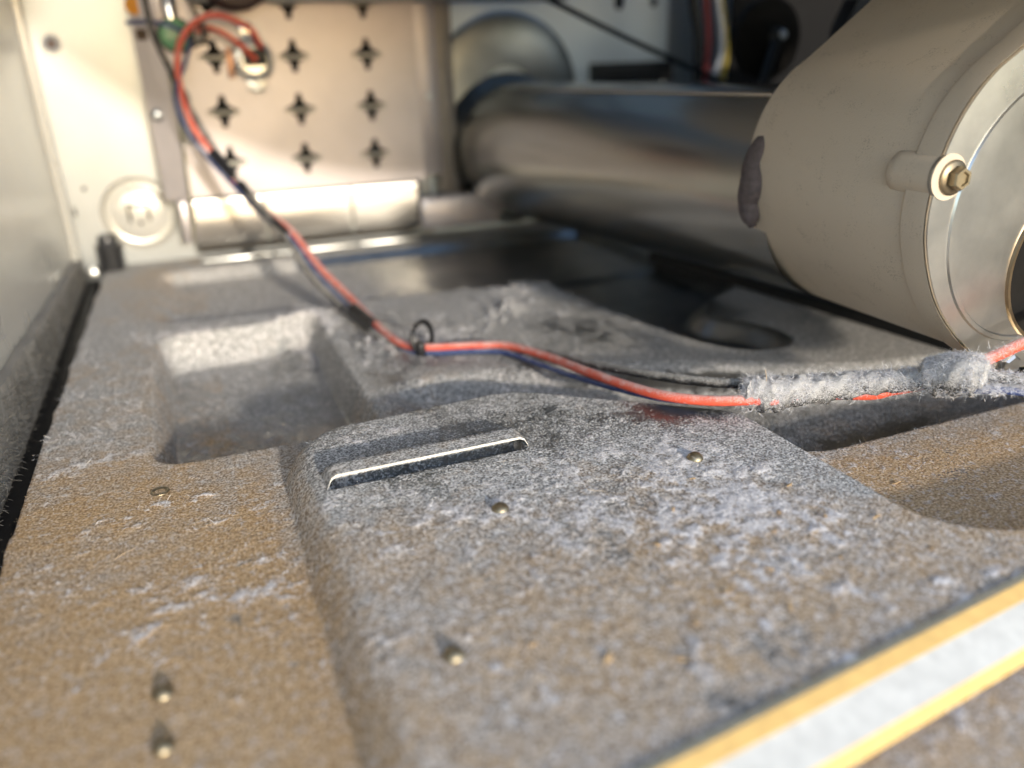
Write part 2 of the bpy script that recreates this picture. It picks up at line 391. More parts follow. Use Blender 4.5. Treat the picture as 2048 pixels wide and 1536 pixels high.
def floor_z(x, y):
    x = np.asarray(x, float); y = np.asarray(y, float)
    lint, clump, tan = lint_fields(x, y)
    pile = gauss(x, y, 88, 338, 30, 22)+gauss(x, y, 48, 398, 26, 14)+gauss(x, y, 46, 380, 12, 18)+gauss(x, y, 145, 365, 22, 22)+gauss(x, y, 170, 402, 20, 12)
    return floor_height(x, y)+clump*pile*8.5*fbm(x, y, 7, 201, 3)*fbm(x, y, 16, 211, 2)+clump*(1.2*fbm(x, y, 1.8, 81, 3)*fbm(x, y, 5, 91))+.06*(fbm(x, y, 5, 101, 3)-.5)*lint*(1-.8*sstep(.15, .5, slope_of(x, y)))
xs = np.concatenate([np.arange(-71, 300, .75), np.arange(300, 615, 9)])
ys = np.concatenate([np.arange(52, 76, 1.0), np.arange(76, 262, .62), np.arange(262, 581, 1.25)])
X, Y = np.meshgrid(xs, ys); Z = floor_z(X, Y); LI, CL, TA = lint_fields(X, Y)
ny, nx = X.shape
co = np.stack([X, Y, Z], -1).reshape(-1, 3)*S
idx = np.arange(ny*nx).reshape(ny, nx)
quads = np.stack([idx[:-1, :-1], idx[:-1, 1:], idx[1:, 1:], idx[1:, :-1]], -1).reshape(-1, 4)
me = bpy.data.meshes.new('floor_pan')
me.vertices.add(len(co)); me.vertices.foreach_set('co', co.ravel().astype(np.float32))
me.loops.add(quads.size); me.loops.foreach_set('vertex_index', quads.ravel().astype(np.int32))
me.polygons.add(len(quads)); me.polygons.foreach_set('loop_start', (np.arange(len(quads))*4).astype(np.int32))
me.polygons.foreach_set('use_smooth', np.ones(len(quads), bool))
me.update(calc_edges=True)
for nm, A in (('lint', LI), ('clump', CL), ('tan', TA)):
    a = me.attributes.new(nm, 'FLOAT', 'POINT'); a.data.foreach_set('value', A.ravel().astype(np.float32))
me.materials.append(M['floor'])
floor = bpy.data.objects.new('floor_pan', me); COL.objects.link(floor)
tag(floor, 'linty pressed steel floor pan with raised pad and sunken wells', None, None, 'structure')

# louvre lanced out of the pad
lx0, lx1, ly0, ly1 = LOUV
v = []; f = []; nu, nv = 40, 6
for side in (0, 1):
    for j in range(nv+1):
        for i in range(nu+1):
            u = i/nu; w = j/nv; x = lx0+(lx1-lx0)*u; y = ly0+(ly1-ly0)*w
            e = min(1, min(x-lx0, lx1-x)/2.2); e = e*e*(3-2*e)
            k = 1-max(0, (w-.72)/.28); k = k*k*(3-2*k)
            z = 9.05+4.2*e*k-.8*side*(.15+.85*e*k)+.25*(float(fbm(np.array([x]), np.array([y]), 3, 7)[0])-.5)*(1-side)
            v.append((x, y+.12*side, z))
n1 = (nu+1)*(nv+1)
for j in range(nv):
    for i in range(nu):
        a = j*(nu+1)+i; f.append((a, a+1, a+nu+2, a+nu+1)); f.append((n1+a, n1+a+nu+1, n1+a+nu+2, n1+a+1))
lv = mk('louver', v, f, M['floor'], floor, 'all')
for nm, val in (('lint', .72), ('clump', .12), ('tan', .2)):
    a = lv.data.attributes.new(nm, 'FLOAT', 'POINT'); a.data.foreach_set('value', [val if q < n1 else 0 for q in range(len(v))])
lv['label'] = 'raised louvre slot with a bright cut front edge'
ve = []; fe = []
for i in range(nu+1):
    ve += [v[i], (v[n1+i][0], v[i][1], v[n1+i][2])]
for i in range(nu): fe.append((2*i, 2*i+2, 2*i+3, 2*i+1))
ve = [(p[0], p[1]-.06, p[2]) for p in ve]
mk('cut_edge', ve, fe, simple('bright_cut_steel', (.85, .85, .80), .45, .6, .08, 900), lv)
# screw tips poking up through the floor
prof = [(2.6, -.6), (2.5, .15), (1.9, 1.1), (1.1, 1.9), (.45, 2.3), (0, 2.35)]
tip = None
for x, y, s in ((125.6, 174, .95), (63, 172, .95), (34.2, 123.7, .95), (-22.1, 147.4, .9), (-21.9, 132.3, .9), (88.5, 278, .8)):
    z = float(floor_z(x, y))+.35
    if tip is None:
        tip = mk('screw_tip', *lathe((0, 0, 0), 'z', prof, 9), M['brass'], None, True); o = tip
    else:
        o = tip.copy(); COL.objects.link(o)
    o.parent = floor; o.location = Vector((x, y, z))*S; o.scale = (s, s, s*.72); o.rotation_euler = (random.uniform(-.1, .1), random.uniform(-.1, .1), random.uniform(0, 3))
o = mk('screw_hole', *lathe((-23, 239.5, float(floor_z(-23, 239.5))+.12), 'z', [(2.9, -.3), (2.8, .12), (2.3, .25), (1.9, .1), (1.2, -.5)], 20), M['brass'], floor, True)

# ------------------------------------------------------------------ lint on the floor (stuff)
def fibres(name, P, N, L, w, mat, parent=None, lift=.35, curl=.8, label=None):
    """thousands of short curved ribbons rooted at P along directions N"""
    n = len(P); K = 4
    th = RNG.uniform(0, 2*np.pi, n); a = np.stack([np.cos(th), np.sin(th), np.zeros(n)], 1)
    d = a-N*(a*N).sum(1)[:, None]; d /= np.linalg.norm(d, axis=1)[:, None]+1e-9
    d = d+N*(lift*RNG.uniform(.0, 1.6, n))[:, None]; d /= np.linalg.norm(d, axis=1)[:, None]
    side = np.cross(d, N); side /= np.linalg.norm(side, axis=1)[:, None]+1e-9
    c = RNG.normal(0, curl, n); Ln = L*np.clip(RNG.lognormal(-.12, .5, n), .25, 3.2); wn = w*RNG.uniform(.6, 1.4, n)
    V = np.zeros((n, K, 2, 3)); pos = P.copy(); dd = d.copy(); up = np.cross(side, d)
    for k in range(K):
        sw = side*.7+up*.7*RNG.choice([-1, 1], n)[:, None]
        V[:, k, 0] = pos-sw*wn[:, None]*.5; V[:, k, 1] = pos+sw*wn[:, None]*.5
        dd = dd+side*(c/K)[:, None]+N*(RNG.normal(0, .22, n))[:, None]-N*(.12*lift); dd /= np.linalg.norm(dd, axis=1)[:, None]
        pos = pos+dd*(Ln/(K-1))[:, None]
    base = (np.arange(n)*K*2)[:, None, None]; q = []
    for k in range(K-1): q.append([2*k, 2*k+1, 2*k+3, 2*k+2])
    Fq = (base+np.array(q)[None]).reshape(-1, 4)
    me = bpy.data.meshes.new(name); Vf = V.reshape(-1, 3)*S
    me.vertices.add(len(Vf)); me.vertices.foreach_set('co', Vf.ravel().astype(np.float32))
    me.loops.add(Fq.size); me.loops.foreach_set('vertex_index', Fq.ravel().astype(np.int32))
    me.polygons.add(len(Fq)); me.polygons.foreach_set('loop_start', (np.arange(len(Fq))*4).astype(np.int32))
    me.update(calc_edges=True); me.materials.append(mat)
    o = bpy.data.objects.new(name, me); COL.objects.link(o)
    if parent is not None: o.parent = parent; o.matrix_parent_inverse = parent.matrix_world.inverted() if False else Matrix.Translation(-Vector(parent.location))
    return tag(o, label, None, None, 'stuff')
def scatter(n, x0, x1, y0, y1, wfun):
    x = RNG.uniform(x0, x1, n); y = RNG.uniform(y0, y1, n); li, cl, ta = lint_fields(x, y)
    k = RNG.uniform(0, 1, n) < wfun(li, cl, ta, x, y); x, y = x[k], y[k]
    z = floor_z(x, y)+.03
    return np.stack([x, y, z], 1), np.tile(np.array([0, 0, 1.]), (len(x), 1))
P1, N1 = scatter(230000, -62, 250, 76, 300, lambda li, cl, ta, x, y: np.clip(cl**1.3*1.0+.012*li, 0, 1)*(1-.9*gauss(x, y, 140, 210, 45, 16)))
fibres('pale_lint_fluff', P1, N1, 1.4, .055, M['fuzz'], None, .5, 1.7, 'pale lavender lint fluff clumped over the dusty floor pad')
P2, N2 = scatter(42000, -62, 250, 76, 280, lambda li, cl, ta, x, y: np.clip(.75*ta*li, 0, 1)*(1-cl))
fibres('brown_lint_fuzz', P2, N2, 1.1, .05, M['fuzzbrown'], None, .3, .8, 'fine brown lint fuzz carpeting the floor')
P3, N3 = scatter(60000, -60, 200, 290, 430, lambda li, cl, ta, x, y: np.clip(cl*1.0, 0, 1))
fibres('grey_lint_fluff', P3, N3, 2.6, .11, M['fuzz'], None, .8, .9, 'grey blue lint tufts gathered round the sunken wells further back')
# a few long hairs lying across the dust
hr = random.Random(3)
for x, y in ((100, 112), (70, 148), (128, 128), (92, 165), (185, 138), (192, 128), (-20, 170), (-34, 205), (112, 96)):
    a = hr.uniform(0, 6.28); c_ = hr.uniform(-.5, .5); p = []; L_ = hr.uniform(1.2, 2.6)
    for k in range(5):
        p.append((x, y, float(floor_z(x, y))+.25+.5*math.sin(k*1.1)**2)); x += L_*math.cos(a); y += L_*math.sin(a); a += c_
    o = mk('stray_hair', *tube(p, .07, 5, 4), M['fuzzbrown'], None, True)
    tag(o, 'fine pale stray hair lying curved across the linty floor', 'hair', 'stray hairs lying on the dusty floor')
# tan flakes lying in the dust
fx = [(118, 164), (104, 152), (128, 140), (121, 133), (137, 133), (96, 118), (84, 112), (105, 108), (75, 104), (149, 128), (110, 121), (140, 150), (180, 150), (62, 110), (92, 140), (128, 118), (150, 112), (50, 120)]
flk = None
for x, y in fx:
    z = float(floor_z(x, y))+.35
    if flk is None:
        ang = np.linspace(0, 2*np.pi, 9)[:-1]; rr = [1, .7, .9, .5, 1.1, .8, .6, .9]
        vv = [(r*1.2*math.cos(a), r*.6*math.sin(a), .12*math.sin(3*a)) for r, a in zip(rr, ang)]; vv += [(p[0], p[1], p[2]-.15) for p in vv]
        ff = [tuple(range(8)), tuple(range(15, 7, -1))]+[(i, i+8, (i+1) % 8+8, (i+1) % 8) for i in range(8)]
        flk = o = mk('tan_flake', vv, ff, M['flake'])
    else: o = flk.copy(); COL.objects.link(o)
    o.location = Vector((x, y, z))*S; o.rotation_euler = (random.uniform(-.3, .3), random.uniform(-.3, .3), random.uniform(0, 6)); sc = random.uniform(.7, 1.5); o.scale = (sc, sc, sc)
    tag(o, 'tiny tan flake of debris lying in the lint on the raised pad', 'flake', 'tan flakes scattered over the dusty pad')

# ------------------------------------------------------------------ left side wall with its linty flange
sw = empty('side_wall', (-74, 300, 0), 'pale satin steel side wall of the cabinet at far left', 'side wall')
mk('panel', *box(-76, -74, 20, 581.5, -20, 420), M['wall'], sw)
yy = np.arange(20, 579, 3.0); v = []; f = []; prof_n = 7
for i, y in enumerate(yy):
    zr = 33.5-.0438*max(y, 150)
    zr = zr+.25*math.sin(y*.13)
    pr = [(-73.8, zr+.4), (-72.4, zr+.5), (-70.6, zr-.2), (-70.4, zr-2.6), (-70.2, zr*.5), (-70.1, 0), (-69.9, -18)]
    for j, (x, z) in enumerate(pr):
        b = 0 if j < 2 else 1.2*(float(vnoise(np.array([y]), np.array([z*1.0+j*7.]), 5, 3)[0])-.3)
        v.append((x+b, y, z+.3*b))
for i in range(len(yy)-1):
    for j in range(prof_n-1):
        a = i*prof_n+j; f.append((a, a+prof_n, a+prof_n+1, a+1))
fl = mk('bottom_flange', v, f, dusty('linty_flange', (.5, .51, .5), .4, .8, (.26, .25, .235), .52, 500, True), sw, True)
n = 22000; y = RNG.uniform(70, 560, n); t = RNG.uniform(0, 1, n)**.8; zr = 33.5-.0438*np.maximum(y, 150)
P = np.stack([-70.3+t*.8, y, (zr-2.5)*(1-t*1.25)], 1); Nn = np.tile(np.array([.85, 0, .5]), (n, 1)); Nn /= np.linalg.norm(Nn, axis=1)[:, None]
k = fbm(y, t*20, 9, 5) > .36
fibres('flange_lint', P[k], Nn[k], 2.0, .15, simple('grey_lint', (.13, .127, .12), .95, 0, .3, 300), sw, .9, .9, 'grey lint fuzz hanging along the flange')
o = mk('lint_strand', *tube([(-73.4, 262, 50), (-73, 258, 38), (-73.2, 262, 28), (-72.6, 270, 19), (-72.2, 283, 13.5)], .28, 6), simple('straw_strand', (.6, .54, .42), .8))
tag(o, 'long pale straw coloured strand stuck to the left side wall', 'lint strand')
o = mk('hair_strand', *tube([(-73.6, 300, 70), (-73.3, 300, 52), (-73.2, 312, 38), (-73, 326, 30), (-72.9, 340, 28)], .2, 6), simple('grey_strand', (.5, .5, .52), .8))
tag(o, 'thin grey hair strand curling down the left side wall', 'hair')

o = mk('gap_shade_strip', *box(-69.8, -61.0, 56, 566, -16, -4.5, 1.5), M['belt'], sw, True)  # added dark strip that paints the gap's shade below the flange
# ------------------------------------------------------------------ back wall
bw = empty('back_wall', (250, 580, 0), 'pale zinc back panel of the cabinet behind heater and duct', 'back wall')
kc, kr = (-31, 32), 24
circ = lambda c, r, n=48: [(c[0]+r*math.cos(2*math.pi*i/n), c[1]+r*math.sin(2*math.pi*i/n)) for i in range(n)]
slot = lambda cx, cz, w, h: round_poly([(cx-w/2, cz-h/2), (cx+w/2, cz-h/2), (cx+w/2, cz+h/2), (cx-w/2, cz+h/2)], min(w, h)*.48, 5)
oval_slot = round_poly([(319, 151), (327, 151), (327, 175), (319, 175)], 3.9, 6)
mk('panel', *sheet_xz(580, [(-73.5, -12), (612, -12), (612, 420), (-73.5, 420)], [circ(kc, kr), slot(-68.5, 36.7, 1.6, 5.5), circ((-60.2, 50.7), 1.4, 12), circ((228, 62), 44, 40), circ((353, 156), 3.5, 16), oval_slot], 1.0), M['wallblue'], bw)
mk('skylit_sheet', *sheet_xz(578.6, [(168, -8), (366, -8), (366, 300), (168, 300)], [circ((353, 156), 3.5, 16), oval_slot], 1.0), simple('skylit_blue_white', (.76, .83, .85), .4, 0, .04, 15), bw)  # added brighter sheet, blue skylight on the back wall painted into its colour
mk('corner_flange', *box(-74, -70.6, 566, 579.8, -4, 420, .6), M['wall'], bw, True)
G_ = lathe((kc[0], 580, kc[1]), 'y', [(kr, .0), (kr-1.2, 1.2), (kr-4, 8.5), (kr-6.5, 9)], 48, False)
kn = G().add(G_[0], G_[1]).add(*lathe((kc[0], 580, kc[1]), 'y', [(kr-6.4, 9.0), (kr-7.0, 1.0), (kr-9, -.2), (.01, -.2)], 48)).build('knockout', M['wall'], bw)
kk = G()
kk.add(*box(-38.2, -24.6, 579.3, 579.7, 37.4, 39.1)); kk.add(*box(-38.2, -36.4, 579.3, 579.7, 27.5, 37.4)); kk.add(*box(-26.4, -24.6, 579.3, 579.7, 27.5, 37.4)); kk.add(*lathe((-31.2, 579.6, 26.5), 'y', [(1.4, -.25), (1.4, .15)], 12))
kk.build('knockout_slit', M['hole'], kn)
gr = mk('grommet', *lathe((-59.8, 579.9, 135.5), 'y', [(5.0, 0), (4.9, -.8), (4.0, -1.6), (2.4, -1.8), (1.7, -1.0), (1.5, -.2)], 28), simple('grey_grommet', (.42, .43, .47), .5), bw, True)
mk('screw', *lathe((-59.8, 579.2, 135.5), 'y', [(1.5, 0), (1.5, -1.2), (.9, -1.8), (0, -1.9)], 14), simple('rusty_screw', (.22, .10, .05), .7, .3), gr, True)
mk('void_liner', *box(-73, 612, 590, 592, -12, 420), M['hole'], bw)
# embossed conical dish round the duct outlet
mk('outlet_dish', *lathe((230, 578.5, 95), 'y', [(57, -.1), (56, -1.2), (53, -2.2), (40, -3.0), (20, -3.2)], 64, False), M['galv_dark'], bw, True)
br = G(); br.add(*box(298, 364, 566, 579.7, 100, 114.5, 1.0)); br.add(*box(300, 362, 560, 566, 100, 103, .6))
o = br.build('dark_bracket', M['rail'], bw, True)

# ------------------------------------------------------------------ heater box
hb = empty('heater_box', (78, 570, 0), 'pale metal heater box with rows of star shaped vents at back', 'heater box')
star = []
for (x, z) in [(0, 9.8), (1.7, 9.5), (2.4, 5.0), (5.0, 2.4), (9.4, .9), (9.4, -.9), (5.0, -2.4), (2.4, -5.0), (1.7, -9.5), (0, -9.8), (-1.7, -9.5), (-2.4, -5.0), (-5.0, -2.4), (-9.4, -.9), (-9.4, .9), (-5.0, 2.4), (-2.4, 5.0), (-1.7, 9.5)]: star.append((x, z))
cx = [30, 77.6, 124.7]; cz = [62, 93, 125, 156, 187]
centres = [(x, z+(.8 if k == 0 else 0)) for k, x in enumerate(cx) for z in cz]
outer = [(2.5, 42), (158.5, 42), (158.5, 230), (2.5, 230)]
mk('vent_plate', *sheet_xz(560, outer, [[(c[0]+p[0], c[1]+p[1]) for p in star] for c in centres], .9), M['plate'], hb)
b0 = None
for c in centres[:]:
    if b0 is None:
        vv = [(-9, 0, -1.1), (9, 0, -1.1), (9, 0, 1.1), (-9, 0, 1.1), (-8, -1.6, -1.3), (8, -1.6, -1.3), (8, -1.6, .9), (-8, -1.6, .9)]
        b0 = o = mk('vent_bar', vv, [(0, 1, 5, 4), (4, 5, 6, 7), (7, 6, 2, 3), (0, 4, 7, 3), (1, 2, 6, 5), (0, 3, 2, 1)], simple('grey_vent_bar', (.42, .41, .37), .6, .3))
        o.parent = hb
    else: o = b0.copy(); COL.objects.link(o); o.parent = hb
    o.location = (Vector((c[0], 560.1, c[1]-.4))-Vector((78, 570, 0)))*S
mk('inner_box', *box(3.5, 157.5, 570, 579, 30, 230), M['hole'], hb)
mk('right_flange', *box(158.7, 173, 562, 566, 44, 230, 1.2), M['plate'], hb, True)
mk('flange_bolt', *lathe((166, 561.9, 97), 'y', [(2.6, 0), (2.6, -1.6), (1.8, -2.2), (0, -2.3)], 6), M['zinc'], hb)
mk('left_fold', *box(.2, 2.4, 556, 572, 16, 230, .5), M['plate'], hb, True)
# rounded bottom of the box in three formed panels
xsg = [(1.0, 46.2), (47.4, 104.0), (105.2, 151.5)]
for x0, x1 in xsg:
    v = []; f = []; pr = [(559.8, 41.4), (558.2, 40.2), (557.9, 33), (558.0, 25), (559.6, 16), (563, 9), (568, 5), (575, 2.8)]
    pts = catmull([(0, a, b) for a, b in pr], 4)
    for p in pts: v += [(x0+.4, p.y, p.z), (x1-.4, p.y, p.z)]
    for i in range(len(pts)-1):
        a = i*2; f.append((a, a+1, a+3, a+2))
    mk('curved_panel', v, f, M['bright'], hb, 'all')
mk('seam_backing', *box(1, 151, 563, 566, 10, 41), M['galv_dark'], hb)
for i, (x0, x1) in enumerate(((1.5, 47), (48, 104.5), (105.5, 150))):
    mk('bottom_lip', *box(x0, x1, 551.5, 560, 1.0, 3.2, .8), M['galv'], hb, True)
mk('side_panel', *box(171, 186, 566, 579, 8, 230, .8), simple('dull_brown_steel', (.22, .205, .19), .5, .6), hb, True)
mk('outlet_skirt', *box(152.5, 215, 556, 566, 6, 30, 4.5), M['plate'], hb, True)
# angle bracket at the left with bolt, sticker and edge rod
bv = [(-14.6, 560, 150), (3, 556, 150), (1.6, 556, 41), (-13.4, 560, 42), (-14.6, 562, 150), (3, 558, 150), (1.6, 558, 41), (-13.4, 562, 42)]
brk = mk('angle_bracket', [(x, y, z if z < 100 else 230) for x, y, z in bv], [(0, 1, 2, 3), (7, 6, 5, 4), (0, 3, 7, 4), (1, 5, 6, 2), (3, 2, 6, 7), (0, 4, 5, 1)], M['plate'], hb)
mk('bolt', *lathe((-8.7, 559.6, 93.7), 'y', [(4.0, 0), (3.9, -1.2), (3.0, -2.4), (1.5, -2.9), (0, -3)], 20), M['zinc'], brk, True)
mk('paint_dot', *lathe((-10.5, 560.3, 154.5), 'y', [(4.9, 0.6), (4.9, -1.7), (4.6, -1.9), (0, -1.9)], 28), M['orange'], brk, True)
mk('bracket_foot', *box(-6.5, -1.2, 556, 559, 14, 41, .8), M['plate'], hb, True)
mk('edge_rod', *tube([(2.2, 553, 118), (2.6, 553, 80), (1.4, 553, 41), (-.6, 553, 17)], .7, 8), simple('olive_wire', (.25, .25, .13), .4, .4), hb, True)
mk('bracket_slot', *box(-12.2, -3.5, 557.9, 559.2, 136, 142), simple('brown_slot', (.08, .05, .03), .7), brk)
# thermal cut-out with green disc
th = G().add(*lathe((9.2, 557, 138.5), 'y', [(10.3, 2.5), (10.3, -1), (9.5, -2), (0.01, -2)], 28)).build('thermal_cutout', M['black'], hb)
mk('green_disc', *lathe((9.2, 554.6, 138.5), 'y', [(9.0, .3), (8.8, -.7), (7.5, -1.1), (0, -1.1)], 28), M['green'], th, True)
mk('glass_cap', *lathe((8.5, 553, 155), 'z', [(4.2, -8), (4.2, 4), (3.4, 6), (3.2, 20)], 16), M['chrome'], th, True)
mk('spade_terminal', *box(20, 27, 553, 557, 134, 142.5, .6), simple('beige_terminal', (.45, .42, .38), .5), th, True)
mk('terminal_boot', *box(18.8, 28, 556.5, 559.5, 132.8, 145, .6), M['black'], th, True)
# screwed thermostat in the middle of the plate
tm = mk('thermostat', *lathe((52, 558, 123), 'y', [(13, 2), (13, .6), (11.5, -.4), (8.5, -.8), (8.3, -4.5), (7.6, -5.3), (0, -5.3)], 32), M['galv'], hb, True)
mk('copper_tab', *box(36.5, 40, 555.5, 559.6, 113, 131, .5), M['copper'], tm, True)
mk('terminal_block', *box(46, 60, 548.5, 552.8, 120, 130, 1), M['black'], tm, True)
mk('top_tab', *box(46.5, 53.5, 556.4, 559.4, 135, 145, 1), M['chrome'], tm, True)
lt = G(); lt.add(*box(46.8, 58.5, 558.3, 559.5, 105.2, 112.5, .4)); lt.add(*lathe((52.8, 558.2, 106.5), 'y', [(3.4, .5), (3.2, -.8), (1.5, -1.4), (0, -1.4)], 16)); lt.build('mounting_lug', M['galv'], tm)
mk('mounting_screw', *lathe((44.0, 557.6, 121.5), 'y', [(3.4, .6), (3.2, -1.6), (2.2, -2.4), (0, -2.6)], 16), M['chrome'], tm, True)
# ceramic fuse low on the left
cf = mk('ceramic_fuse', *lathe((8, 557, 84), 'z', [(3.0, -9), (4.4, -7), (4.6, 0), (4.4, 6), (3.2, 9), (1.2, 10)], 20), M['glass'], hb, True)
mk('fuse_collar', *lathe((9, 558, 76.5), 'y', [(7.4, 1.4), (7.2, -.6), (0.01, -.6)], 24), M['plate'], cf, True)
# dark maroon motor boot and steel beam above
o = mk('round_boot', *lathe((46, 542, 174), 'y', [(23, 8), (24, 3), (24, -3), (21, -8), (0, -9)], 40), M['maroon'], None, True)
tag(o, 'dark maroon round cover hanging above the heater vents', 'cover')
o = mk('cross_beam', *box(22, 262, 541, 549, 155.2, 168, 1.0), M['galv_dark'], None, True)
tag(o, 'dull grey steel cross beam along the top above heater', 'beam')

# ------------------------------------------------------------------ leveling leg stub
lg = G(); pr = [(7.5, -5)]
for i in range(9): z = -4+i*2.6; pr += [(6.8, z), (8.6, z+.6), (8.6, z+1.1), (6.8, z+1.8)]
pr += [(5.8, 20.2), (5.6, 23.6), (4.6, 24.4), (0, 24.4)]
o = mk('leveling_leg', *lathe((-52.5, 571, -2), 'z', pr, 28), simple('dark_grey_thread', (.035, .036, .04), .35), None, True)
tag(o, 'black ribbed leveling leg stub in the back left corner', 'leveling leg')
o = mk('corner_clip', *G().add(*box(-66, -60, 552, 566, -1, 4.5, 1)).add(*lathe((-63, 556, 4.5), 'z', [(2.2, 0), (2.0, 1.2), (0, 1.8)], 16)).__dict__.values(), M['galv'], None, True)
tag(o, 'small bright metal clip beside the black leveling leg', 'clip')

# ------------------------------------------------------------------ exhaust duct
ed = empty('exhaust_duct', (230, 560, 10), 'round shiny grey exhaust duct running back from blower to wall', 'duct')
def duct_c(y): t = (560-y)/315.; return 232+5*t, 57.5+9.5*t
v = []; f = []; sg = 72; yl = np.linspace(563, 240, 60)
for y in yl:
    cx_, cz_ = duct_c(y)
    for k in range(sg):
        th_ = 2*math.pi*k/sg; r = 46.5-6.2*(560-y)/315.+.05*math.sin(3*th_+y*.02)+.05*math.sin(y*.05+2*th_)
        v.append((cx_+r*math.cos(th_), y, cz_+r*math.sin(th_)))
for i in range(len(yl)-1):
    for k in range(sg): f.append((i*sg+k, (i+1)*sg+k, (i+1)*sg+(k+1) % sg, i*sg+(k+1) % sg))
mk('tube', v, f, M['duct'], ed, 'all')
mk('seam', *tube([(duct_c(y)[0]+(46.8-6.2*(560-y)/315)*math.cos(2.0), y, duct_c(y)[1]+(46.8-6.2*(560-y)/315)*math.sin(2.0)) for y in np.linspace(560, 245, 24)], .9, 6), M['duct'], ed, True)
mk('end_collar', *lathe((231, 560, 56), 'y', [(46.2, 0), (47.5, 4), (52, 10), (54, 14), (54.5, 17)], 64, False), M['galv_dark'], ed, True)

# ------------------------------------------------------------------ blower housing
bh = empty('blower_housing', (240, 200, 20), 'beige plastic blower housing with metal front cover at right', 'blower')
ctl = [(240, 21), (222.5, 28.5), (209.5, 39), (199.5, 51.5), (193, 67), (192, 80), (194.5, 93), (199.8, 104), (208, 113), (218.5, 120), (245, 139), (275, 161), (306, 184), (335, 190), (338, 130), (335, 80), (318, 45), (285, 25), (262, 19.5)]
OUT = [(p.x, p.z) for p in catmull([(a, 0, b) for a, b in ctl+[ctl[0]]], 6)][:-1]
def offset(O, d):
    O = np.array(O); t = np.roll(O, -1, 0)-np.roll(O, 1, 0); n_ = np.stack([t[:, 1], -t[:, 0]], 1); n_ /= np.linalg.norm(n_, axis=1)[:, None]
    if ((O-O.mean(0))*n_).sum() < 0: n_ = -n_
    return [tuple(q) for q in O-n_*(np.asarray(d)[:, None] if np.ndim(d) else d)]
sv, sf = prism_y(offset(OUT, 1.2), 170.2, 250, 3.0)
sv = [(x, y, z+max(0, (y-176)/74)*max(0, 64-z)*.02) for x, y, z in sv]
mk('scroll', sv, sf, M['plastic'], bh, True)
mk('front_rim', *prism_y(OUT, 165.6, 174.5, .9), M['plastic'], bh, True)
zz = np.array([q[1] for q in OUT]); ins = .5+0*zz
PL = offset(OUT, ins)
hub = circ((256, 55), 26, 40)
cp = mk('cover_plate', *sheet_xz(164.6, PL, [hub], .9), M['cover'], bh)
mk('pressed_ring', *lathe((242, 164.5, 72), 'y', [(41.2, .1), (40.7, -.45), (39.5, -.45), (39.0, .1)], 72, False), M['cover'], cp, True)
mk('hub_rim', *lathe((256, 164.6, 55), 'y', [(27, 0), (26.6, -.8), (25.6, -.8), (25.2, .2), (25.0, .6)], 48, False), simple('brown_rim', (.26, .20, .13), .4, 1.0), cp, True)
mk('hub_shade_disc', *lathe((256, 165.5, 55), 'y', [(25.4, .05), (25.4, -.2), (.01, -.2)], 40), M['hole'], bh, True)  # flat dark disc painting the shade inside the hub opening
mt = mk('motor_end', *lathe((258, 165.25, 55), 'y', [(20, 0), (19.5, -1.2), (14.5, -1.4), (13.5, -2.6), (8, -2.8), (7, -4.2), (0, -4.2)], 40), simple('bronze_motor_end', (.10, .07, .045), .3, .9), bh, True)
bs = mk('screw_boss', *lathe((197, 180.5, 85.8), 'y', [(5.2, 1.2), (6.2, 0), (6.4, -3), (6.4, -16.2)], 36), M['plastic'], bh, True)
mk('boss_washer_tab', *lathe((197.0, 165, 85.8), 'y', [(6.5, .6), (6.5, -.2), (6.3, -.5), (0.01, -.5)], 36), simple('dull_tab', (.40, .38, .34), .45, 1.0), cp, True)
hs = mk('hex_screw', *lathe((198.2, 164.3, 85.6), 'y', [(4.4, .2), (4.4, -.6), (3.3, -.7), (3.3, -3.3), (2.9, -3.8), (2.1, -3.8), (1.9, -3.1), (0, -3.1)], 6), M['brass'], bh)
mk('screw_flange', *lathe((198.2, 164.2, 85.6), 'y', [(4.9, .2), (4.9, -.5), (4.3, -1.0), (0.01, -1.0)], 28), simple('dull_flange', (.24, .20, .14), .45, 1.0), hs, True)
lb = mk('lower_boss', *lathe((236, 180, 23.5), 'y', [(4.6, 0), (5.0, -2), (5.0, -14)], 24), M['plastic'], bh, True)
mk('lower_screw', *lathe((236.4, 165, 23.8), 'y', [(3.8, .2), (3.8, -3.4), (3.0, -4.0), (0, -4.0)], 6), M['cover'], bh)
# brown sealant squeezed out between duct and housing
sp = []
for k in range(15):
    t = k/14; a = math.radians(140+t*50)
    sp.append((239.5+45.6*math.cos(a)*(1.0+.008*math.sin(k*2.1)), 244.5+.8*math.sin(k*1.3), 67+46.5*math.sin(a)))
mk('sealant', *tube(sp, lambda u: .6+5.2*max(.02, math.sin(math.pi*min(1, u*1.02)))**.4*(1+.08*math.sin(u*23)), 10, 4), M['gasket'], bh, True)

# ------------------------------------------------------------------ support rail under the duct
d0 = Vector((266, 407, 0)); d1 = Vector((296, 150, 0)); dv = (d1-d0); ux = Vector((dv.y, -dv.x, 0)).normalized()
if ux.x > 0: ux = -ux
rg = G(); sec = [(0, -2), (0, 4.5), (1.0, 5.5), (7, 5.5), (8, 4.5), (8, -2)]
v = []; f = []
for P_ in (d0-dv*.08, d1):
    for a, z in sec: q = P_-ux*a; v.append((q.x, q.y, z))
for i in range(5): f.append((i, i+1, i+7, i+6))
f += [(5, 4, 3, 2, 1, 0), (6, 7, 8, 9, 10, 11)]
o = mk('support_rail', v, f, M['rail']); tag(o, 'black painted rail lying on the floor under the duct', 'rail')

